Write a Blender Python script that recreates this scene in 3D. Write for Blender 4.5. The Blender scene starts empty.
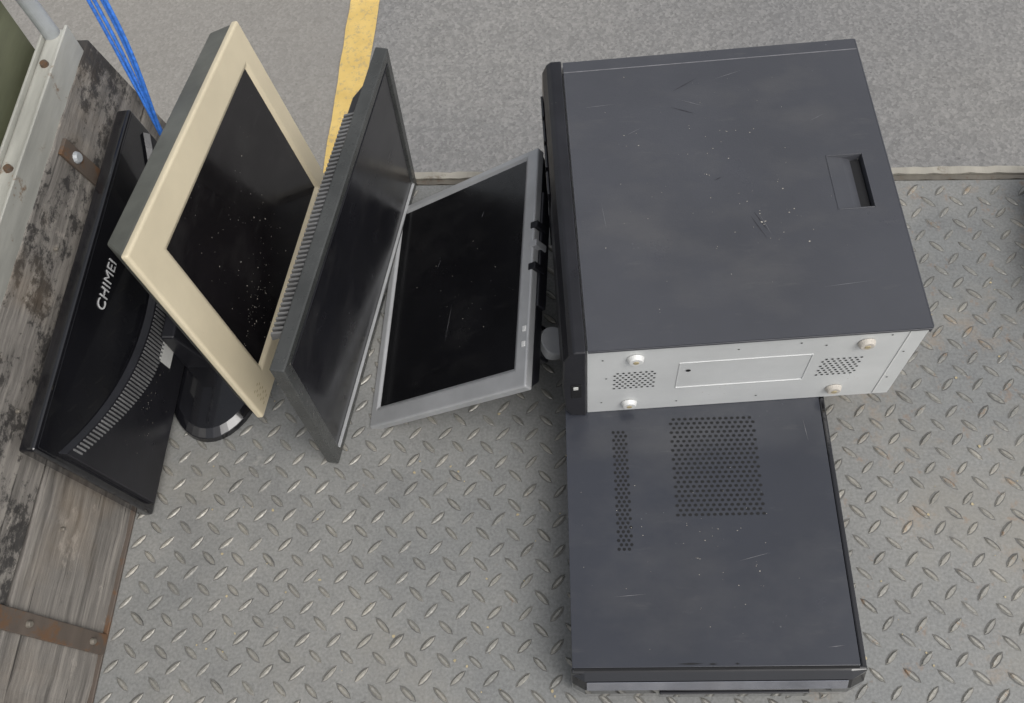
import bpy, bmesh, math, random
from mathutils import Matrix, Vector
random.seed(7)
S=bpy.context.scene
COL=S.collection
# ---------------------------------------------------------------- materials
def newmat(name):
    m=bpy.data.materials.new(name);m.use_nodes=True
    nt=m.node_tree;return m,nt,nt.nodes['Principled BSDF']
def N(nt,t,**k):
    n=nt.nodes.new(t)
    for a,b in k.items():
        if a in n.inputs: n.inputs[a].default_value=b
        else: setattr(n,a,b)
    return n
def coords(nt,scale=(1,1,1),kind='Object',rotz=0):
    tc=N(nt,'ShaderNodeTexCoord');mp=N(nt,'ShaderNodeMapping')
    mp.inputs['Scale'].default_value=scale
    mp.inputs['Rotation'].default_value=(0,0,rotz)
    nt.links.new(tc.outputs[kind],mp.inputs['Vector']);return mp.outputs['Vector']
def noise(nt,vec,scale,detail=4,rough=.55):
    n=N(nt,'ShaderNodeTexNoise');n.inputs['Scale'].default_value=scale
    n.inputs['Detail'].default_value=detail;n.inputs['Roughness'].default_value=rough
    nt.links.new(vec,n.inputs['Vector']);return n.outputs['Fac']
def ramp(nt,fac,stops):
    r=N(nt,'ShaderNodeValToRGB');e=r.color_ramp.elements
    while len(e)<len(stops): e.new(.5)
    for i,(p,c) in enumerate(stops):
        e[i].position=p
        if isinstance(c,(int,float)): c=(c,c,c)
        e[i].color=(*c,1)
    nt.links.new(fac,r.inputs['Fac']);return r.outputs['Color']
def mix(nt,fac,a,b,mode='MIX'):
    m=N(nt,'ShaderNodeMix',data_type='RGBA',blend_type=mode)
    for s,v in ((m.inputs[0],fac),(m.inputs[6],a),(m.inputs[7],b)):
        if isinstance(v,(int,float)): s.default_value=v if s.type=='VALUE' else (v,v,v,1)
        elif isinstance(v,tuple): s.default_value=(*v,1)
        else: nt.links.new(v,s)
    return m.outputs[2]
def bump(nt,bs,h,strength,dist):
    b=N(nt,'ShaderNodeBump');b.inputs['Strength'].default_value=strength;b.inputs['Distance'].default_value=dist
    nt.links.new(h,b.inputs['Height']);nt.links.new(b.outputs['Normal'],bs.inputs['Normal'])
def worn(name,c,rough=.45,metal=0,var=.25,scale=9,specks=0,speckc=(.5,.48,.44),coat=0,fine=.0005,speckscale=160,smudge=0):
    m,nt,bs=newmat(name);v=coords(nt)
    c0=tuple(x*(1-var) for x in c);c1=tuple(min(1,x*(1+var)) for x in c)
    col=ramp(nt,noise(nt,v,scale,6,.6),[(.3,c0),(.7,c1)])
    if smudge:
        s=noise(nt,coords(nt,(1,1.7,1),rotz=.6),6,6,.62)
        col=mix(nt,ramp(nt,s,[(.50,0.),(.78,smudge)]),col,(.13,.126,.12))
        s2=noise(nt,coords(nt,(1,5,1),rotz=-.5),14,7,.7)
        col=mix(nt,ramp(nt,s2,[(.60,0.),(.74,smudge*.6)]),col,(.15,.147,.14))
    if specks:
        vo=N(nt,'ShaderNodeTexVoronoi');vo.inputs['Scale'].default_value=speckscale;nt.links.new(v,vo.inputs['Vector'])
        dots=ramp(nt,vo.outputs['Distance'],[(.0,1.),(.10,1.),(.20,0.)])
        patch=ramp(nt,noise(nt,v,9,3),[(.66-.07*specks,0.),(.80-.07*specks,1.)])
        f=mix(nt,1.,dots,patch,'MULTIPLY')
        pick=ramp(nt,vo.outputs['Color'],[(.62,0.),(.7,.7)])
        f=mix(nt,1.,f,pick,'MULTIPLY')
        col=mix(nt,f,col,speckc)
    nt.links.new(col,bs.inputs['Base Color'])
    bs.inputs['Metallic'].default_value=metal
    r=ramp(nt,noise(nt,v,scale*2.3,5,.65),[(.3,max(0,rough-.08)),(.75,min(1,rough+.10))])
    nt.links.new(r,bs.inputs['Roughness'])
    bs.inputs['Coat Weight'].default_value=coat
    if fine: bump(nt,bs,noise(nt,v,420,3),.25,fine)
    return m
M={}
M['panel']=worn('dark_painted_steel',(.060,.062,.071),.34,.0,.10,5,.6,(.2,.2,.21),smudge=.34)
M['panel2']=worn('dark_painted_steel_slim',(.038,.041,.051),.20,.0,.09,5,.5,(.2,.2,.2),smudge=.22,fine=.0002)
M['blackpl']=worn('black_plastic',(.014,.014,.017),.34,0,.3,14,.3,(.2,.19,.17))
M['gloss']=worn('gloss_black_plastic',(.008,.008,.010),.13,0,.3,10,.5,(.25,.23,.2),coat=.6,fine=0)
M['dgrey']=worn('dark_grey_plastic',(.052,.054,.052),.28,0,.25,16,.5,(.25,.23,.2))
M['mgrey']=worn('olive_grey_plastic',(.10,.103,.09),.5,0,.3,14,.4,(.3,.27,.2))
M['silver']=worn('silver_plastic',(.40,.405,.41),.36,.2,.15,12,.5,(.12,.1,.08))
M['cream']=worn('yellowed_plastic',(.64,.56,.40),.45,0,.08,8,.8,(.25,.18,.1))
M['tan']=worn('yellowed_plastic_side',(.42,.35,.21),.55,0,.15,10,.4,(.2,.14,.08))
M['zinc']=worn('galvanised_steel',(.66,.67,.66),.45,.1,.08,9,.6,(.25,.2,.14))
M['zinc2']=worn('zinc_light',(.74,.74,.72),.4,.1,.06,9)
M['foot']=worn('aged_rubber_foot',(.55,.51,.45),.6,0,.25,60)
M['ribgrey']=worn('grey_vent_plastic',(.16,.16,.16),.4,0,.3,30)
M['chrome']=worn('edge_strip',(.42,.43,.48),.16,.85,.3,10,fine=0)
M['darkstrip']=worn('dark_edge_strip',(.10,.105,.12),.25,.6,.2,10,fine=0)
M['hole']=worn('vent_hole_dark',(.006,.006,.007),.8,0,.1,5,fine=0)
M['label']=worn('paper_label',(.6,.6,.57),.6,0,.1,30)
M['white']=worn('white_marking',(.6,.6,.6),.5,0,.05,30)
M['dust']=worn('dust_flakes',(.42,.39,.34),.9,0,.4,90)
M['scratch']=worn('scratch_grey',(.17,.17,.18),.5,0,.3,60,fine=0)
M['scratchd']=worn('scratch_dark',(.030,.030,.036),.5,0,.2,60,fine=0)
M['rope']=worn('blue_rope',(.04,.18,.62),.6,0,.35,180)
M['rubber']=worn('dark_rubber',(.02,.018,.02),.6,0,.4,20,.5,(.15,.08,.06))
M['pipe']=worn('grey_painted_tube',(.42,.44,.45),.45,.2,.2,18,.8,(.2,.12,.07))
M['bolt']=worn('dull_bolt_steel',(.20,.18,.15),.5,.4,.35,60)
M['scr2']=worn('lcd_screen_dusty',(.009,.008,.009),.13,0,.35,6,1.6,(.4,.38,.35),fine=0,speckscale=210,smudge=.15)
M['scr3']=worn('lcd_screen_matte',(.014,.014,.017),.22,0,.2,6,.3,(.3,.3,.28),fine=0,speckscale=230,smudge=.25)
M['scr4']=worn('lcd_screen_scratched',(.007,.007,.008),.22,0,.35,6,.35,(.3,.3,.28),fine=0,speckscale=230,smudge=.10)

def deckmat(name,lug):
    m,nt,bs=newmat(name);v=coords(nt)
    big=noise(nt,v,2.2,5,.6);mid=noise(nt,v,14,6,.65);fine=noise(nt,v,260,3,.6)
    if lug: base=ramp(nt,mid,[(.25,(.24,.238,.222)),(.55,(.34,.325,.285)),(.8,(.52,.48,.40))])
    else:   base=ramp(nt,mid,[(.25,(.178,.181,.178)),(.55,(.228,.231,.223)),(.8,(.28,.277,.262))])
    base=mix(nt,.30,base,ramp(nt,fine,[(.3,.10),(.7,.38)]))
    base=mix(nt,1.,base,ramp(nt,big,[(.3,(.84,.86,.87)),(.7,(1.14,1.11,1.06))]),'MULTIPLY')
    tc=N(nt,'ShaderNodeTexCoord');sx=N(nt,'ShaderNodeSeparateXYZ');nt.links.new(tc.outputs['Object'],sx.inputs[0])
    mr=N(nt,'ShaderNodeMapRange');nt.links.new(sx.outputs['X'],mr.inputs['Value'])
    for i_,v_ in ((1,-.4),(2,.7),(3,-.06),(4,.05)): mr.inputs[i_].default_value=v_
    def warm(fac):
        a=N(nt,'ShaderNodeMath',operation='ADD');nt.links.new(fac,a.inputs[0]);nt.links.new(mr.outputs[0],a.inputs[1]);return a.outputs[0]
    base=mix(nt,ramp(nt,warm(noise(nt,v,4,6,.65)),[(.50,0.),(.68,.45)]),base,(.285,.265,.222))
    rn=warm(noise(nt,v,8.5,8,.74))
    base=mix(nt,ramp(nt,rn,[(.60,0.),(.68,.75 if lug else .3)]),base,(.34,.24,.15))
    rn2=warm(noise(nt,coords(nt,(1.3,1,1)),33,6,.7))
    base=mix(nt,ramp(nt,rn2,[(.62,0.),(.69,.8 if lug else .35)]),base,(.27,.16,.085))
    pn=noise(nt,coords(nt,(1,1.6,1),rotz=.5),11,8,.75)
    base=mix(nt,ramp(nt,pn,[(.63,0.),(.74,.5)]),base,(.48,.46,.41))
    dk=noise(nt,coords(nt,(1.4,1,1),rotz=-.4),17,8,.75)
    base=mix(nt,ramp(nt,dk,[(.60,0.),(.72,.45)]),base,(.10,.10,.098))
    nt.links.new(base,bs.inputs['Base Color'])
    bs.inputs['Metallic'].default_value=.35 if lug else .2
    nt.links.new(ramp(nt,mid,[(.3,.34 if lug else .45),(.7,.52 if lug else .7)]),bs.inputs['Roughness'])
    bump(nt,bs,fine,.35,.0008)
    return m
M['deck']=deckmat('tread_plate_steel',False);M['lug']=deckmat('tread_plate_lugs',True)
M['shade_grime']=worn('painted_shade_and_grime',(.135,.133,.124),.8,0,.5,25)  # dark tone for occlusion shade at lug edges, doubling as grime

def woodmat(name,dark):
    m,nt,bs=newmat(name)
    v=coords(nt,(34,1.6,34));v2=coords(nt,(1,.55,1))
    g=noise(nt,v,3,8,.7)
    col=ramp(nt,g,[(.28,(.07,.064,.057)),(.5,(.185,.170,.152)),(.72,(.32,.295,.26))])
    st=noise(nt,v2,11 if dark else 5,9,.8)
    a=.49 if dark else .60
    col=mix(nt,ramp(nt,st,[(a,0.),(a+.05,.9)]),col,(.026,.024,.023))
    st2=noise(nt,coords(nt,(1,.7,1)),34,6,.75)
    col=mix(nt,ramp(nt,st2,[(.55 if dark else .62,0.),(.60 if dark else .68,.85 if dark else .4)]),col,(.028,.025,.023))
    st3=noise(nt,coords(nt,(1,.6,1)),19,6,.75)
    col=mix(nt,ramp(nt,st3,[(.60,0.),(.68,.5)]),col,(.42,.38,.33))
    bl=noise(nt,coords(nt,(1,1,1)),6,5)
    col=mix(nt,ramp(nt,bl,[(.52,0.),(.72,.35)]),col,(.25,.18,.11))
    cr=noise(nt,coords(nt,(60,1.1,60)),3,4,.6)
    col=mix(nt,ramp(nt,cr,[(.30,.85),(.36,0.)]),col,(.02,.018,.016))
    nt.links.new(col,bs.inputs['Base Color']);bs.inputs['Roughness'].default_value=.8
    bump(nt,bs,g,.7,.003);return m
M['wood1']=woodmat('weathered_wood_stained',True);M['wood2']=woodmat('weathered_wood',False)

def paintedsteel(name,c,rustamt,rc=(.20,.11,.05)):
    m,nt,bs=newmat(name);v=coords(nt)
    col=ramp(nt,noise(nt,coords(nt,(6,1,6)),6,6,.6),[(.3,tuple(x*.75 for x in c)),(.7,tuple(x*1.15 for x in c))])
    r=noise(nt,v,17,8,.75)
    col=mix(nt,ramp(nt,r,[(rustamt,0.),(rustamt+.07,.85)]),col,rc)
    nt.links.new(col,bs.inputs['Base Color']);bs.inputs['Roughness'].default_value=.5;bs.inputs['Metallic'].default_value=.15
    bump(nt,bs,r,.4,.002);return m
M['rail']=paintedsteel('rail_painted_steel',(.46,.455,.41),.60)
M['green']=paintedsteel('olive_green_paint',(.15,.158,.10),.64)
M['rust']=paintedsteel('rusted_strap',(.115,.092,.075),.52,(.15,.08,.04))
M['lip']=paintedsteel('deck_lip_steel',(.40,.375,.32),.56,(.18,.15,.11))
M['bead']=paintedsteel('dirty_weld_bead',(.15,.135,.11),.54,(.10,.07,.045))
M['under']=paintedsteel('chassis_steel',(.05,.05,.05),.6)

def asphalt():
    m,nt,bs=newmat('asphalt');v=coords(nt)
    vo=N(nt,'ShaderNodeTexVoronoi');vo.inputs['Scale'].default_value=120;nt.links.new(v,vo.inputs['Vector'])
    sp=ramp(nt,vo.outputs['Color'],[(.1,(.145,.142,.136)),(.5,(.21,.206,.198)),(.9,(.30,.293,.28))])
    f=noise(nt,v,330,3,.7)
    col=mix(nt,.4,sp,ramp(nt,f,[(.3,.14),(.7,.31)]))
    big=noise(nt,v,.9,6,.6)
    col=mix(nt,1.,col,ramp(nt,big,[(.3,(.88,.88,.89)),(.7,(1.14,1.12,1.08))]),'MULTIPLY')
    st=noise(nt,v,5,7,.7)
    col=mix(nt,ramp(nt,st,[(.56,0.),(.74,.25)]),col,(.11,.106,.10))
    st3=noise(nt,v,48,5,.7)
    col=mix(nt,ramp(nt,st3,[(.64,0.),(.72,.45)]),col,(.38,.365,.34))
    pits=noise(nt,v,95,4,.6)
    col=mix(nt,ramp(nt,pits,[(.64,0.),(.71,.55)]),col,(.06,.057,.055))
    tc=N(nt,'ShaderNodeTexCoord');sx=N(nt,'ShaderNodeSeparateXYZ');nt.links.new(tc.outputs['Object'],sx.inputs[0])
    mr=N(nt,'ShaderNodeMapRange');nt.links.new(sx.outputs['X'],mr.inputs['Value'])
    for i_,v_ in ((1,-.74),(2,-.70),(3,.4),(4,0.)): mr.inputs[i_].default_value=v_
    col=mix(nt,mr.outputs[0],col,(.30,.275,.235))
    nt.links.new(col,bs.inputs['Base Color']);bs.inputs['Roughness'].default_value=.85
    bump(nt,bs,vo.outputs['Distance'],.4,.003);return m
M['asphalt']=asphalt()
def yellow():
    m,nt,bs=newmat('worn_yellow_paint');v=coords(nt)
    n1=noise(nt,v,60,7,.75)
    col=ramp(nt,noise(nt,v,12,6),[(.3,(.60,.41,.12)),(.7,(.72,.52,.18))])
    col=mix(nt,ramp(nt,n1,[(.52,0.),(.62,.7)]),col,(.38,.30,.18))
    nt.links.new(col,bs.inputs['Base Color']);bs.inputs['Roughness'].default_value=.75
    bump(nt,bs,n1,.4,.003);return m
M['yellow']=yellow()

# ---------------------------------------------------------------- mesh helpers
def empty(name,mat=Matrix.Identity(4)):
    e=bpy.data.objects.new(name,None);e.empty_display_size=.05;COL.objects.link(e);e.matrix_world=mat;return e
def mesh(name,verts,faces,mat,parent=None,bevel=0,seg=2,smooth=False):
    me=bpy.data.meshes.new(name);me.from_pydata([tuple(v) for v in verts],[],faces);me.update()
    bm=bmesh.new();bm.from_mesh(me);bmesh.ops.recalc_face_normals(bm,faces=bm.faces);bm.to_mesh(me);bm.free()
    me.materials.append(M[mat])
    o=bpy.data.objects.new(name,me);COL.objects.link(o)
    if parent: o.parent=parent
    if smooth:
        for p in me.polygons:p.use_smooth=True
    if bevel:
        b=o.modifiers.new('bevel','BEVEL');b.width=bevel;b.segments=seg;b.limit_method='ANGLE';b.angle_limit=math.radians(35)
    return o
BF=[(0,1,2,3),(4,7,6,5),(0,4,5,1),(1,5,6,2),(2,6,7,3),(3,7,4,0)]
def box(name,r,mat,parent=None,bevel=.0015,seg=2):
    x0,x1,y0,y1,z0,z1=r
    v=[(x0,y0,z0),(x1,y0,z0),(x1,y1,z0),(x0,y1,z0),(x0,y0,z1),(x1,y0,z1),(x1,y1,z1),(x0,y1,z1)]
    return mesh(name,v,BF,mat,parent,bevel,seg)
def hexa(name,v,mat,parent=None,bevel=.001):
    return mesh(name,v,BF,mat,parent,bevel)
def frame(o,u,vh):
    u=Vector(u).normalized();n=u.cross(Vector(vh)).normalized();v=n.cross(u)
    return Matrix(((u.x,v.x,n.x,o[0]),(u.y,v.y,n.y,o[1]),(u.z,v.z,n.z,o[2]),(0,0,0,1)))
def discs(name,pts,r,mat,parent,plane='z',off=0,sides=8,ry=None):
    vs=[];fs=[]
    for a,b in pts:
        k=len(vs)
        for i in range(sides):
            t=2*math.pi*i/sides;p=a+r*math.cos(t);q=b+(ry or r)*math.sin(t)
            vs.append((p,q,off) if plane=='z' else (p,off,q))
        fs.append(tuple(range(k,k+sides)))
    me=bpy.data.meshes.new(name);me.from_pydata(vs,[],fs);me.materials.append(M[mat])
    o=bpy.data.objects.new(name,me);COL.objects.link(o);o.parent=parent;return o
def cyl(name,p0,p1,r0,mat,parent=None,r1=None,sides=24,bevel=0):
    p0=Vector(p0);p1=Vector(p1);d=(p1-p0).normalized();a=d.orthogonal().normalized();b=d.cross(a)
    r1=r0 if r1 is None else r1
    v=[p0+(a*math.cos(t)+b*math.sin(t))*r0 for t in [2*math.pi*i/sides for i in range(sides)]]
    v+=[p1+(a*math.cos(t)+b*math.sin(t))*r1 for t in [2*math.pi*i/sides for i in range(sides)]]
    f=[tuple(range(sides)),tuple(range(sides,2*sides))]+[(i,(i+1)%sides,sides+(i+1)%sides,sides+i) for i in range(sides)]
    return mesh(name,v,f,mat,parent,bevel)
def bezel(name,w,h,l,r,b,t,depth,rec,mat,parent,bev=.003,slope=.003):
    R=lambda x0,x1,y0,y1,z:[(x0,y0,z),(x1,y0,z),(x1,y1,z),(x0,y1,z)]
    v=R(0,w,0,h,-depth)+R(0,w,0,h,0)+R(l-slope,w-r+slope,b-slope,h-t+slope,0)+R(l,w-r,b,h-t,-rec)
    f=[(0,1,2,3)]
    for k in (0,4,8):
        for i in range(4):
            j=(i+1)%4;f.append((k+i,k+j,k+4+j,k+4+i))
    f.append((12,13,14,15))
    return mesh(name,v,f,mat,parent,bev,3)
def screen(w,h,l,r,b,t,rec,mat,parent):
    e=.0006
    return mesh('screen',[(l+e,b+e,-rec+.0008),(w-r-e,b+e,-rec+.0008),(w-r-e,h-t-e,-rec+.0008),(l+e,h-t-e,-rec+.0008)],[(0,1,2,3)],mat,parent)
def strip(name,pts,wd,mat,parent,z):
    vs=[];fs=[]
    for (a,b,c,d) in pts:
        q=Vector((c-a,d-b)).normalized();n=Vector((-q.y,q.x))*wd/2;k=len(vs)
        m=Vector(((a+c)/2,(b+d)/2))
        vs+=[(a,b,z),(m.x+n.x,m.y+n.y,z),(c,d,z),(m.x-n.x,m.y-n.y,z)];fs.append((k,k+1,k+2,k+3))
    return mesh(name,vs,fs,mat,parent)
def flakes(name,groups,mat,parent,z):
    rr=random.Random(len(name)+3);vs=[];fs=[]
    for cx,cy,sx,sy,n_,rm in groups:
        for i in range(n_):
            x=cx+max(-2.2,min(2.2,rr.gauss(0,1)))*sx;y=cy+max(-2.2,min(2.2,rr.gauss(0,1)))*sy
            r=rm*rr.random()**2+.0003;a0=rr.uniform(0,3);k=len(vs);st=rr.uniform(.4,1)
            for j in range(5):
                t=a0+j*1.256;q_=r*rr.uniform(.6,1.3)
                vs.append((x+q_*math.cos(t),y+q_*math.sin(t)*st,z+rr.uniform(0,.0002)))
            fs.append(tuple(range(k,k+5)))
    return mesh(name,vs,fs,mat,parent)

# ---------------------------------------------------------------- ground
G=-.96
mesh('asphalt_ground',[(-300,-300,G),(300,-300,G),(300,300,G),(-300,300,G)],[(0,1,2,3)],'asphalt')
vs=[];fs=[]
n=240
ja=jb=0
for i in range(n+1):
    y=-6+i*.075
    ja=ja*.7+random.uniform(-.003,.003);jb=jb*.7+random.uniform(-.003,.003)
    vs+=[(-.735-.047+ja,y,G+.004),(-.735+.047+jb,y,G+.004)]
for i in range(n): fs.append((2*i,2*i+1,2*i+3,2*i+2))
mesh('yellow_road_line',vs,fs,'yellow')

# ---------------------------------------------------------------- tread plate deck (tail lift)
deck=empty('truck_tail_lift_deck')
box('plate',(-.64,1.5,-1.2,.921,-.012,0),'deck',deck,.0)
vs=[];fs=[];gv=[];gf=[]
L=.0128;W=.0034;Hh=.0021
def lug(cx,cy,ang):
    k=len(vs);ca,sa=math.cos(ang),math.sin(ang)
    l_=L*random.uniform(.92,1.05)
    prof=[(-1,0),(-.6,.75),(0,1),(.6,.75),(1,0),(.6,-.75),(0,-1),(-.6,-.75)]
    for a,b in prof: 
        x,y=a*l_,b*W;vs.append((cx+x*ca-y*sa,cy+x*sa+y*ca,.0001))
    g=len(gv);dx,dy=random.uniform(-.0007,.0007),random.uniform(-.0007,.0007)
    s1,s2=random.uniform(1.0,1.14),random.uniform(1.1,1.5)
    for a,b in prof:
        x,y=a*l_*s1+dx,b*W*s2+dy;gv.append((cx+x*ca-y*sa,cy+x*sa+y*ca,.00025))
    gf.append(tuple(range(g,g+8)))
    top=[(-.72,0),(-.4,.38),(.4,.38),(.72,0),(.4,-.38),(-.4,-.38)]
    hh=Hh*random.uniform(.7,1.05)
    for a,b in top:
        x,y=a*l_,b*W;vs.append((cx+x*ca-y*sa,cy+x*sa+y*ca,hh))
    for f in [(0,1,9,8),(1,2,9),(2,3,10),(2,10,9),(3,4,11,10),(4,5,12,11),(5,6,12),(6,7,13),(6,13,12),(7,0,8,13),tuple(range(8,14))]:
        fs.append(tuple(k+q_ for q_ in f))
q=.0205
for i in range(-40,80):
    for j in range(-60,60):
        cx=i*q;cy=j*q
        if (i+j)%2: continue
        if cx<-.620 or cx>1.45 or cy<-.4 or cy>.905: continue
        a=math.radians(45+ (90 if i%2 else 0)+random.uniform(-3,3)+3)
        lug(cx+random.uniform(-.0006,.0006),cy+random.uniform(-.0006,.0006),a)
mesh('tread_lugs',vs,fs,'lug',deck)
mesh('shade_grime_around_lugs',gv,gf,'shade_grime',deck)  # flat dark rings paint contact shade and grime around each lug
def ragged(name,y0,y1,z0,z1,mat,amp):
    nn=160;v_=[];f_=[]
    for i in range(nn+1):
        x=-.66+2.16*i/nn;a=random.uniform(-amp,amp);b=random.uniform(-amp,amp);c=random.uniform(-amp,amp)*.3
        v_+=[(x,y0+a,z0),(x,y0+a,z1+c),(x,y1+b,z1+c),(x,y1+b,z0)]
    for i in range(nn):
        for k in range(4): f_.append((4*i+k,4*i+(k+1)%4,4*i+4+(k+1)%4,4*i+4+k))
    mesh(name,v_,f_,mat,deck)
ragged('edge_angle',.9325,.945,-.06,.003,'lip',.0012)
ragged('edge_weld_bead',.9222,.9305,-.02,.0008,'bead',.0010)
ragged('edge_channel',.9465,.959,-.07,-.016,'under',.0006)
box('deck_beam_1',(-.6,1.45,.80,.90,-.16,-.0125),'under',deck)
box('deck_beam_2',(-.6,1.45,-.9,-.80,-.16,-.0125),'under',deck)
for k,x in enumerate((-.4,.5,1.3)): box('lift_arm_%d'%k,(x,x+.08,-.79,.79,-.155,-.02),'under',deck)
for k,x in enumerate((-.4,1.3)):
    box('lift_leg_%d'%k,(x+.005,x+.075,-.85,-.7,G+.002,-.158),'under',deck)
    box('lift_leg_front_%d'%k,(x+.005,x+.075,.5,.62,G+.002,-.158),'under',deck)

# ---------------------------------------------------------------- wooden drop side
wall=empty('wooden_truck_side')
def plank(name,z0,z1,mat,th=.03,y0=-1.2,y1=.955,push=0):
    X=lambda z:-.632-.225*z+push
    nseg=90
    vs=[];fs=[]
    for i in range(nseg+1):
        y=y0+(y1-y0)*i/nseg
        a=random.uniform(-.0012,.0012);b=random.uniform(-.0012,.0012)
        vs+=[(X(z0)+a,y,z0+b),(X(z1)+a,y,z1+b),(X(z1)-th,y,z1+b),(X(z0)-th,y,z0+b)]
    for i in range(nseg):
        for k in range(4):
            fs.append((4*i+k,4*i+(k+1)%4,4*i+4+(k+1)%4,4*i+4+k))
    fs+= [(0,1,2,3),tuple(4*nseg+k for k in range(4))]
    return mesh(name,vs,fs,mat,wall,.002)
plank('plank_lower',.002,.166,'wood2')
plank('plank_upper',.171,.298,'wood1')
plank('backing_board',-.15,.285,'under',.02,push=-.032)
def onwall(z,off): return -.632-.225*z+off
def strap(name,yc,w,z0,z1,mat='rust'):
    v=[]
    for off in (.0015,.0065):
        v+=[(onwall(z0,off),yc-w,z0),(onwall(z0,off),yc+w,z0),(onwall(z1,off),yc+w,z1),(onwall(z1,off),yc-w,z1)]
    hexa(name,v,mat,wall,.001)
strap('steel_strap_near',.190,.013,.004,.290);strap('steel_strap_far',.775,.013,.17,.290)
for nm,y,z,s in (('bolt_a',.19,.03,.005),('bolt_b',.19,.14,.005),('bolt_c',.19,.27,.005),('bolt_d',.775,.265,.009),('bolt_e',.775,.2,.005),('nail_a',.5,.08,.003),('nail_b',.31,.12,.003),('nail_c',.42,.235,.003),('nail_d',.64,.25,.003)):
    st=.006 if nm[0]=='b' else .0005
    cyl(nm,(onwall(z,st),y,z),(onwall(z,st+.005),y,z+.001),s,'pipe' if nm=='bolt_d' else 'bolt',wall,s*.7,12,.001)
box('corner_angle',(-.638,-.627,-1.2,.918,.0005,.005),'rust',wall,.001)
box('rail_channel',(-.730,-.703,-1.2,.935,.299,.338),'rail',wall,.004)
box('rail_lip',(-.7045,-.7005,-1.2,.935,.292,.344),'rail',wall,.001)
box('rail_lip_back',(-.734,-.7305,-1.2,.935,.292,.344),'rail',wall,.001)
box('green_panel',(-.760,-.752,-1.2,.915,.28,.50),'green',wall,.001)
box('green_ledge',(-.7515,-.7345,-1.2,.930,.300,.318),'green',wall,.001)
cyl('top_tube',(-.768,-1.2,.515),(-.768,.96,.515),.017,'pipe',wall)
cyl('corner_post',(-.722,.925,.33),(-.745,.935,.60),.0115,'pipe',wall)
for nm,y in (('rail_bolt_1',.70),('rail_bolt_2',.35),('rail_bolt_3',.87)):
    cyl(nm,(-.717,y,.337),(-.717,y,.343),.006,'rust',wall,.005,12)

# ---------------------------------------------------------------- blue rope
rope=empty('blue_rope')
def curve(name,pts,r,mat,parent):
    cu=bpy.data.curves.new(name,'CURVE');cu.dimensions='3D';cu.bevel_depth=r;cu.bevel_resolution=3
    sp=cu.splines.new('NURBS');sp.points.add(len(pts)-1);sp.order_u=4;sp.use_endpoint_u=True
    for a,b in zip(sp.points,pts): a.co=(*b,1)
    cu.materials.append(M[mat]);o=bpy.data.objects.new(name,cu);COL.objects.link(o);o.parent=parent
for k,(dx,dy) in enumerate(((0,0),(.010,.002),(-.011,.004),(.019,-.004))):
    curve('strand_%d'%k,[(-.640,.905-.004*k,.13),(-.647+dx*.2,.918,.188),(-.662+dx*.9,.955+dy,.26),(-.677+dx,.985+dy,.338),(-.70+dx,1.02+dy,.43),(-.73+dx,1.03,.50),(-.75,.99,.53),(-.745+dx*.3,.94,.50),(-.735,.925+dy,.45)],.0026,'rope',rope)

# ---------------------------------------------------------------- computer tower (on its side)
T=frame((-.0315,.481,.1005),(.4091,.0342,0),(-.0312,.4214,0))
tw=empty('computer_tower',T)
w,h,t=.4105,.430,.178
box('chassis',(.026,w-.002,.0025,h-.003,.0,t-.016),'zinc',tw,.001)
box('bottom_plate',(.027,w-.0015,.0,.002,.0,t-.0035),'zinc',tw,.0008)
box('rear_plate',(w-.004,w-.0018,.0025,h-.003,t-.0155,t-.0035),'zinc',tw,.0004)
box('top_plate',(.027,w-.005,h-.006,h-.003,t-.0155,t-.0035),'zinc',tw,.0004)
hx0,hx1,hy0,hy1=.340,.382,.165,.243
z0,z1=t-.0028,t
R=lambda x0,x1,y0,y1,z:[(x0,y0,z),(x1,y0,z),(x1,y1,z),(x0,y1,z)]
px0,px1,py0,py1=.028,w,-.0012,h
v=R(px0,px1,py0,py1,z0)+R(px0,px1,py0,py1,z1)+R(hx0,hx1,hy0,hy1,z1)
f=[(i,(i+1)%4,4+(i+1)%4,4+i) for i in range(4)]+[(4+i,4+(i+1)%4,8+(i+1)%4,8+i) for i in range(4)]
v+=[(hx0+.018,hy0+.0015,z1-.003),(hx1-.0005,hy0+.0015,z1-.013),(hx1-.0005,hy1-.0015,z1-.013),(hx0+.018,hy1-.0015,z1-.003)]
f+=[(8+i,8+(i+1)%4,12+(i+1)%4,12+i) for i in range(4)]+[(12,13,14,15)]
mesh('side_panel',v,f,'panel',tw,0)
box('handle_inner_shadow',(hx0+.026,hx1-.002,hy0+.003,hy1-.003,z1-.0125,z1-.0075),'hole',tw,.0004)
for nm,r_ in (('rim_a',(hx0-.0015,hx0,hy0-.0015,hy1+.0015)),('rim_b',(hx1,hx1+.0015,hy0-.0015,hy1+.0015)),('rim_c',(hx0+.0001,hx1-.0001,hy0-.0015,hy0)),('rim_d',(hx0+.0001,hx1-.0001,hy1,hy1+.0015))):
    box('handle_'+nm,(*r_,z1-.0005,z1+.0007),'panel',tw,.0003)
box('panel_fold_far',(px0,w,h-.0185,h-.0172,z1-.001,z1+.0004),'scratch',tw,.0002)
box('panel_fold_back',(w+.0002,w+.0022,.0,h,z1-.014,z1-.0005),'panel',tw,.0006)
pr=[(.026,0),(.006,.004),(.0,.02),(-.003,t/2),(.0,t-.018),(.006,t-.004),(.012,t+.001),(.026,t+.001)]
vs=[];fs=[]
for y in (-.004,h+.003):
    vs+=[(a,y,b) for a,b in pr]
k=len(pr)
fs=[tuple(range(k)),tuple(range(k,2*k))]+[(i,(i+1)%k,k+(i+1)%k,k+i) for i in range(k)]
mesh('front_bezel',vs,fs,'blackpl',tw,.002,3)
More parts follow.
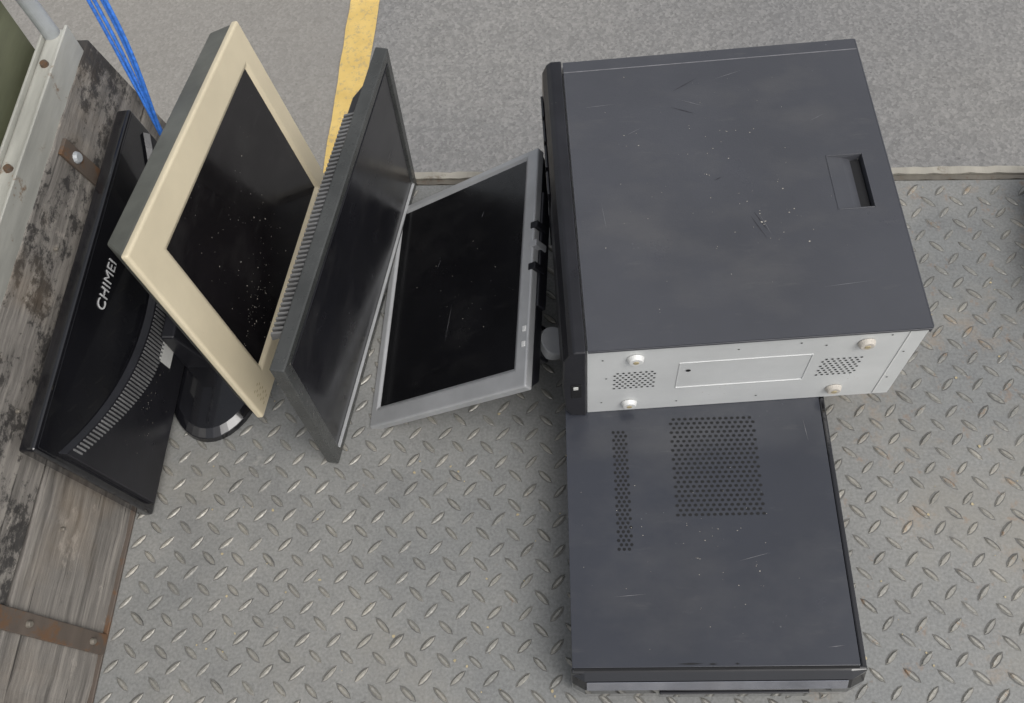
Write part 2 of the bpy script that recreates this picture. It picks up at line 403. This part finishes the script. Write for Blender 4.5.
box('bezel_foot_slot',(.007,.020,-.0052,-.0038,.060,.095),'hole',tw,.0005)
box('bezel_clip',(.010,.016,-.0060,-.0050,.085,.092),'label',tw,.0003)
for i in range(4): box('drive_bay_%d'%i,(-.0045,-.001,.24+.042*i,.275+.042*i,.03,.15),'gloss',tw,.001)
Y=-.0006
def grid(x0,x1,y0,y1,px,py,stag=True):
    out=[];j=0;y=y0
    while y<=y1+1e-6:
        x=x0+(px/2 if stag and j%2 else 0)
        while x<=x1+1e-6: out.append((x,y));x+=px
        y+=py;j+=1
    return out
discs('bottom_vent_near_front',grid(.060,.108,.070,.112,.0068,.0060),.0017,'hole',tw,'y',Y)
discs('bottom_vent_rear',grid(.305,.352,.070,.112,.0068,.0060),.0017,'hole',tw,'y',Y)
discs('screw_holes',[(.045,.03),(.045,.15),(.14,.02),(.20,.155),(.27,.16),(.30,.15),(.395,.12),(.395,.05),(.37,.165),(.24,.02),(.05,.10)],.0013,'hole',tw,'y',Y)
discs('large_hole',[(.147,.108)],.0030,'hole',tw,'y',Y-.0002,14)
for k,(a,b) in enumerate(((.083,.150),(.080,.024),(.345,.150),(.335,.028))):
    cyl('case_foot_%d'%k,(a,-.0005,b),(a,-.0065,b),.0105,'foot' if k>1 else 'zinc2',tw,.008,24,.001)
    cyl('foot_screw_%d'%k,(a,-.006,b),(a,-.0072,b),.004,'tan',tw,.003,12)
for k,r in enumerate(((.135,.290,.128,.1292),(.135,.290,.060,.0612),(.135,.1362,.0613,.1279),(.2888,.290,.0613,.1279))):
    box('pressed_rib_%d'%k,(r[0],r[1],-.0008,.0005,r[2],r[3]),'zinc',tw,.0003)
box('rear_flange',(w-.022,w-.0205,-.0010,0.0005,.004,t-.005),'zinc2',tw,.0003)
box('panel_fold_near',(.0282,w,-.0024,-.0013,t-.004,t-.0004),'panel',tw,.0004)
strip('scratches',[(.16,.34,.19,.326),(.165,.365,.20,.385),(.24,.17,.252,.142),(.20,.22,.21,.225),(.235,.165,.25,.13)],.0014,'scratchd',tw,t+.0003)
strip('scuffs',[(.10,.30,.12,.31),(.22,.38,.26,.392),(.33,.30,.35,.31),(.06,.20,.063,.16),(.245,.168,.256,.135),(.17,.352,.205,.336),(.05,.35,.09,.352),(.30,.06,.36,.064)],.0006,'scratch',tw,t+.0004)
flakes('panel_dust',[(.2,.24,.08,.09,90,.0007),(.26,.15,.02,.02,14,.0012)],'dust',tw,t+.0003)

# ---------------------------------------------------------------- slim desktop case
Pm=frame((-.0199,.1656,.0),(.3282,.0134,0),(-.0132,.3176,0))
pc=empty('slim_desktop_computer',Pm)
w,h,t=.3285,.56,.100
box('case_body',(.003,w-.004,.001,h,.004,t-.0017),'blackpl',pc,.001)
box('case_cover',(.0,w-.0045,.0,h,t-.0015,t),'panel2',pc,.0007)
box('cover_side_left',(.0,.0015,.0,h,.006,t-.002),'panel2',pc,.0004)
box('side_rail_right',(w-.0038,w+.003,-.004,h,.010,t-.0015),'gloss',pc,.002)
box('side_rail_strip',(w+.0028,w+.0042,-.004,h,t-.030,t-.024),'darkstrip',pc,.0006)
pr=[(0,.002),(-.016,.002),(-.021,.02),(-.023,.06),(-.021,.078),(-.014,.092),(-.005,.0985),(0,.0990)]
vs=[];k=len(pr)
xs=[-.001,.014,w-.014,w+.003];off=[.008,0,0,.008]
for x,o_ in zip(xs,off): vs+=[(x,min(0,a+o_) if a<-.008 else a,b) for a,b in pr]
fs=[tuple(range(k)),tuple(range(3*k,4*k))]
for s in range(3): fs+=[(s*k+i,s*k+(i+1)%k,(s+1)*k+(i+1)%k,(s+1)*k+i) for i in range(k)]
mesh('front_bezel',vs,fs,'gloss',pc,.0015,3)
hexa('sheen_strip',[(.016,-.0145,.0905),(w-.018,-.0145,.0905),(w-.018,-.0205,.0788),(.016,-.0205,.0788),(.016,-.0150,.0932),(w-.018,-.0150,.0932),(w-.018,-.0222,.0795),(.016,-.0222,.0795)],'chrome',pc,.0006)  # metal strip added to stand in for the gloss bezel's sky reflection
box('cover_front_lip',(.002,w-.006,-.0030,-.0003,t-.002,t+.0004),'hole',pc,.0003)
box('drive_door',(.10,.27,-.0255,-.0215,.045,.070),'gloss',pc,.001)
discs('vent_narrow',grid(.0605,.079,.137,.291,.0062,.0054),.00205,'hole',pc,'z',t+.0003)
discs('vent_wide',grid(.134,.239,.178,.305,.0074,.0060),.00235,'hole',pc,'z',t+.0003,ry=.0019)
strip('marks',[(.30,.30,.303,.27),(.05,.08,.09,.083),(.20,.12,.24,.13),(.29,.02,.31,.022)],.0006,'scratch',pc,t+.0003)
strip('front_edge_chips',[(.12,.0035,.15,.0035),(.155,.003,.165,.003),(.185,.0032,.19,.0032)],.0022,'hole',pc,t+.0003)
flakes('cover_dust',[(.16,.13,.065,.05,60,.0006)],'dust',pc,t+.0003)
for k,(a,b) in enumerate(((.03,.03),(.3,.03),(.03,.5),(.3,.5))): cyl('rubber_foot_%d'%k,(a,b,.0002),(a,b,.006),.01,'rubber',pc)

# ---------------------------------------------------------------- monitor 1: black widescreen, back toward us
F=frame((-.600,.364,.004),(0,1,0),(-.040,0,.26))
m1=empty('black_computer_monitor',F)
w,h=.505,.252
bezel('housing',w,h,.015,.015,.02,.015,.022,.002,'gloss',m1,.004)
def arch(x): return .118+((x-.25)/.25)**2*.105
vs=[];fs=[];ns=28
for i in range(ns+1):
    x=.012+(w-.024)*i/ns;ar=min(arch(x),h-.012)
    vs+=[(x,.012,-.001),(x,.016,.009),(x,ar-.006,.009),(x,ar,-.001)]
for i in range(ns):
    for k in range(3): fs.append((4*i+k,4*i+k+1,4*i+5+k,4*i+4+k))
fs+=[(0,1,2,3),(4*ns,4*ns+1,4*ns+2,4*ns+3)]
mesh('rear_hump',vs,fs,'blackpl',m1,.001)
box('rear_plate',(.006,w-.006,.006,h-.006,-.003,.0004),'gloss',m1,.0004)
vs=[];fs=[]
for i in range(90):
    x=.020+i*.0058
    if x>.43:break
    if abs(x-.36)<.012: continue
    l=.014+.024*math.exp(-((x-.19)/.11)**2)
    y=min(arch(x),h-.012)-.008-l
    k=len(vs);z=.0088
    vs+=[(x,y,z),(x+.0022,y,z),(x+.0022,y+l,z),(x,y+l,z),(x,y,z+.0018),(x+.0022,y,z+.0018),(x+.0022,y+l,z+.0018),(x,y+l,z+.0018)]
    fs+=[tuple(k+q_ for q_ in f_) for f_ in BF]
mesh('vent_ribs',vs,fs,'ribgrey',m1)
box('rear_label',(.20,.25,.050,.078,.0092,.0098),'label',m1,.0001)
cu=bpy.data.curves.new('logo_text','FONT');cu.body='CHIMEI';cu.size=.0225;cu.extrude=.0004;cu.space_character=1.05;cu.offset=-.0001
cu.materials.append(M['white']);lo=bpy.data.objects.new('logo_text',cu);COL.objects.link(lo);lo.parent=m1;lo.location=(.210,.200,.0012)
flakes('housing_dust',[(.12,.08,.04,.02,40,.0006)],'dust',m1,.0093)
def worldchild(o,parent,Fm): o.parent=parent;o.matrix_parent_inverse=Fm.inverted()
vs=[];sd=40
for z,s in ((.001,1.),(.010,.98),(.016,.86)):
    vs+=[(-.545+.072*s*math.cos(2*math.pi*i/sd),.585+.112*s*math.sin(2*math.pi*i/sd),z) for i in range(sd)]
fs=[tuple(range(sd)),tuple(range(2*sd,3*sd))]
for r_ in range(2): fs+=[(r_*sd+i,r_*sd+(i+1)%sd,(r_+1)*sd+(i+1)%sd,(r_+1)*sd+i) for i in range(sd)]
o=mesh('oval_foot',vs,fs,'gloss',None,.001);worldchild(o,m1,F)
o=hexa('stand_neck',[(-.595,.585,.012),(-.545,.585,.012),(-.545,.655,.012),(-.595,.655,.012),(-.600,.590,.10),(-.580,.590,.10),(-.580,.650,.10),(-.600,.650,.10)],'blackpl',None,.003);worldchild(o,m1,F)

# ---------------------------------------------------------------- monitor 2: cream
F=frame((-.4335,.473,.095),(.0150,.434,-.0890),(-.069,.066,.298))
m2=empty('cream_computer_monitor',F)
w,h=.451,.314
bezel('front_bezel',w,h,.060,.040,.039,.050,.010,.005,'cream',m2,.004,.004)
screen(w,h,.060,.040,.039,.050,.005,'scr2',m2)
bx=lambda x0,x1,y0,y1,z:[(x0,y0,z),(x1,y0,z),(x1,y1,z),(x0,y1,z)]
hexa('rear_shell',bx(.003,w-.003,.003,h-.002,-.0102)+bx(.030,w-.012,.014,h-.003,-.042),'mgrey',m2,.003)
hexa('rear_bulge',bx(.07,w-.07,.05,h-.05,-.0418)+bx(.10,w-.10,.07,h-.08,-.052),'mgrey',m2,.003)
discs('speaker_slots',[(.018+.004*(i%2),.010+.0042*i) for i in range(0,7)]+[(.030+.004*(i%2),.010+.0042*i) for i in range(0,7)],.0028,'tan',m2,'z',.0005,ry=.0009)
flakes('screen_dust',[(.13,.075,.03,.015,60,.0011),(.22,.10,.05,.025,40,.0008),(.12,.17,.025,.03,16,.0007),(.30,.2,.03,.025,8,.0006)],'dust',m2,-.0040)

# ---------------------------------------------------------------- monitor 3: black, upright, seen from its top edge
F=frame((-.350,.443,.002),(.143,.989,0),(.03,-.02,1))
m3=empty('widescreen_computer_monitor',F)
w,h=.484,.302
bezel('front_bezel',w,h,.020,.016,.022,.016,.018,.004,'dgrey',m3,.0035,.002)
screen(w,h,.020,.016,.022,.016,.004,'scr3',m3)
box('inner_trim_bottom',(.018,w-.014,.0185,.0215,-.004,.0012),'silver',m3,.0005)
box('inner_trim_top',(.018,w-.014,h-.0165,h-.0145,-.004,.0008),'blackpl',m3,.0004)
hexa('rear_shell',bx(.045,w-.05,.02,h-.010,-.0182)+bx(.060,w-.075,.03,h-.018,-.033),'blackpl',m3,.002)
vs=[];fs=[]
for i in range(50):
    x=.050+i*.0066
    k=len(vs)
    a=[(x,h-.016,-.018),(x+.0030,h-.016,-.018),(x+.0030,h-.006,-.018),(x,h-.006,-.018),(x,h-.030,-.037),(x+.0030,h-.030,-.037),(x+.0030,h-.014,-.035),(x,h-.014,-.035)]
    vs+=a;fs+=[tuple(k+q_ for q_ in f_) for f_ in BF]
mesh('vent_ribs',vs,fs,'ribgrey',m3)
hexa('stand_bracket',bx(.20,.28,.01,.12,-.0325)+bx(.21,.27,.02,.11,-.050),'blackpl',m3,.003)
flakes('frame_chips',[(.010,.16,.003,.07,16,.0014),(.24,.010,.10,.003,26,.0014)],'dust',m3,.0004)

# ---------------------------------------------------------------- monitor 4: silver, leaning against the tower
F=frame((-.313,.498,.002),(.233,-.006,.160),(.007,.359,0.006))
m4=empty('silver_computer_monitor',F)
w,h=.281,.370
bezel('front_bezel',w,h,.014,.022,.030,.012,.014,.004,'silver',m4,.0035,.003)
screen(w,h,.014,.022,.030,.012,.004,'scr4',m4)
hexa('rear_shell',bx(.004,w-.001,.004,h-.004,-.0142)+bx(.02,w-.004,.02,h-.02,-.034),'blackpl',m4,.003)
for k in range(2): box('button_%d'%k,(w-.010,w-.004,.057+.022*k,.065+.022*k,-.001,.0015),'zinc2',m4,.001)
for k,y in enumerate((.17,.205,.235)):
    box('bracket_%d'%k,(w-.006,w+.006,y,y+.010,-.022,.001),'blackpl' if k!=1 else 'silver',m4,.001)
box('socket_strip',(w-.004,w+.004,.12,.30,-.030,-.012),'blackpl',m4,.002)
cyl('stand_disc',(w-.01,.085,-.06),(w+.004,.085,-.052),.022,'silver',m4,.020,28,.001)
box('stand_arm',(w-.05,w-.012,.06,.11,-.062,-.030),'blackpl',m4,.003)
strip('screen_scratches',[(.13,.10,.137,.16),(.10,.23,.106,.245),(.18,.29,.184,.30)],.0006,'scratch',m4,-.003)
flakes('screen_dust_marks',[(.15,.15,.04,.05,30,.0005)],'dust',m4,-.0030)

# ---------------------------------------------------------------- thing at the right edge
k1=empty('black_equipment_case')
box('shell',(.664,.84,.62,.91,.004,.08),'rubber',k1,.014,4)
box('shell_lid',(.660,.844,.70,.80,.012,.088),'rubber',k1,.01,3)

vs=[];fs=[]
for i in range(220):
    x=random.uniform(-.6,.75);y=random.uniform(.08,.91);r=random.uniform(.0006,.0022);k=len(vs);a0=random.uniform(0,3)
    for j in range(5): vs.append((x+r*math.cos(a0+j*1.256)*random.uniform(.5,1.3),y+r*math.sin(a0+j*1.256)*random.uniform(.5,1.3),.0012+random.uniform(0,.0008)))
    fs.append(tuple(range(k,k+5)))
mesh('grit_and_debris',vs,fs,'tan')

# ---------------------------------------------------------------- light
el,az=math.radians(58),math.radians(-40)
dirv=Vector((math.cos(el)*math.cos(az),math.cos(el)*math.sin(az),math.sin(el)))
su=bpy.data.lights.new('sun','SUN');su.energy=1.3;su.angle=math.radians(36);su.color=(1,.98,.95)
so=bpy.data.objects.new('sun',su);COL.objects.link(so);so.rotation_euler=dirv.to_track_quat('Z','Y').to_euler()
W=bpy.data.worlds.new('World');S.world=W;W.use_nodes=True;nt=W.node_tree
bg=nt.nodes['Background'];sk=nt.nodes.new('ShaderNodeTexSky');sk.sky_type='NISHITA';sk.sun_disc=False
sk.sun_elevation=el;sk.sun_rotation=math.pi/2-az;sk.dust_density=4;sk.air_density=1.;sk.ozone_density=1
hs=nt.nodes.new('ShaderNodeHueSaturation');hs.inputs['Saturation'].default_value=.25
nt.links.new(sk.outputs[0],hs.inputs['Color']);nt.links.new(hs.outputs[0],bg.inputs['Color']);bg.inputs['Strength'].default_value=.148
# ---------------------------------------------------------------- camera
cd=bpy.data.cameras.new('camera');co=bpy.data.objects.new('camera',cd);COL.objects.link(co)
r=Vector((.9966,.0414,-.0721)).normalized();b=Vector((.0828,-.4472,.8908)).normalized();u=b.cross(r).normalized();r=u.cross(b)
co.matrix_world=Matrix(((r.x,u.x,b.x,0),(r.y,u.y,b.y,0),(r.z,u.z,b.z,1.238),(0,0,0,1)))
cd.lens=951/1024*36;cd.sensor_width=36;cd.clip_start=.02;cd.clip_end=1000
S.camera=co
S.view_settings.view_transform='Standard';S.view_settings.look='None';S.view_settings.exposure=0
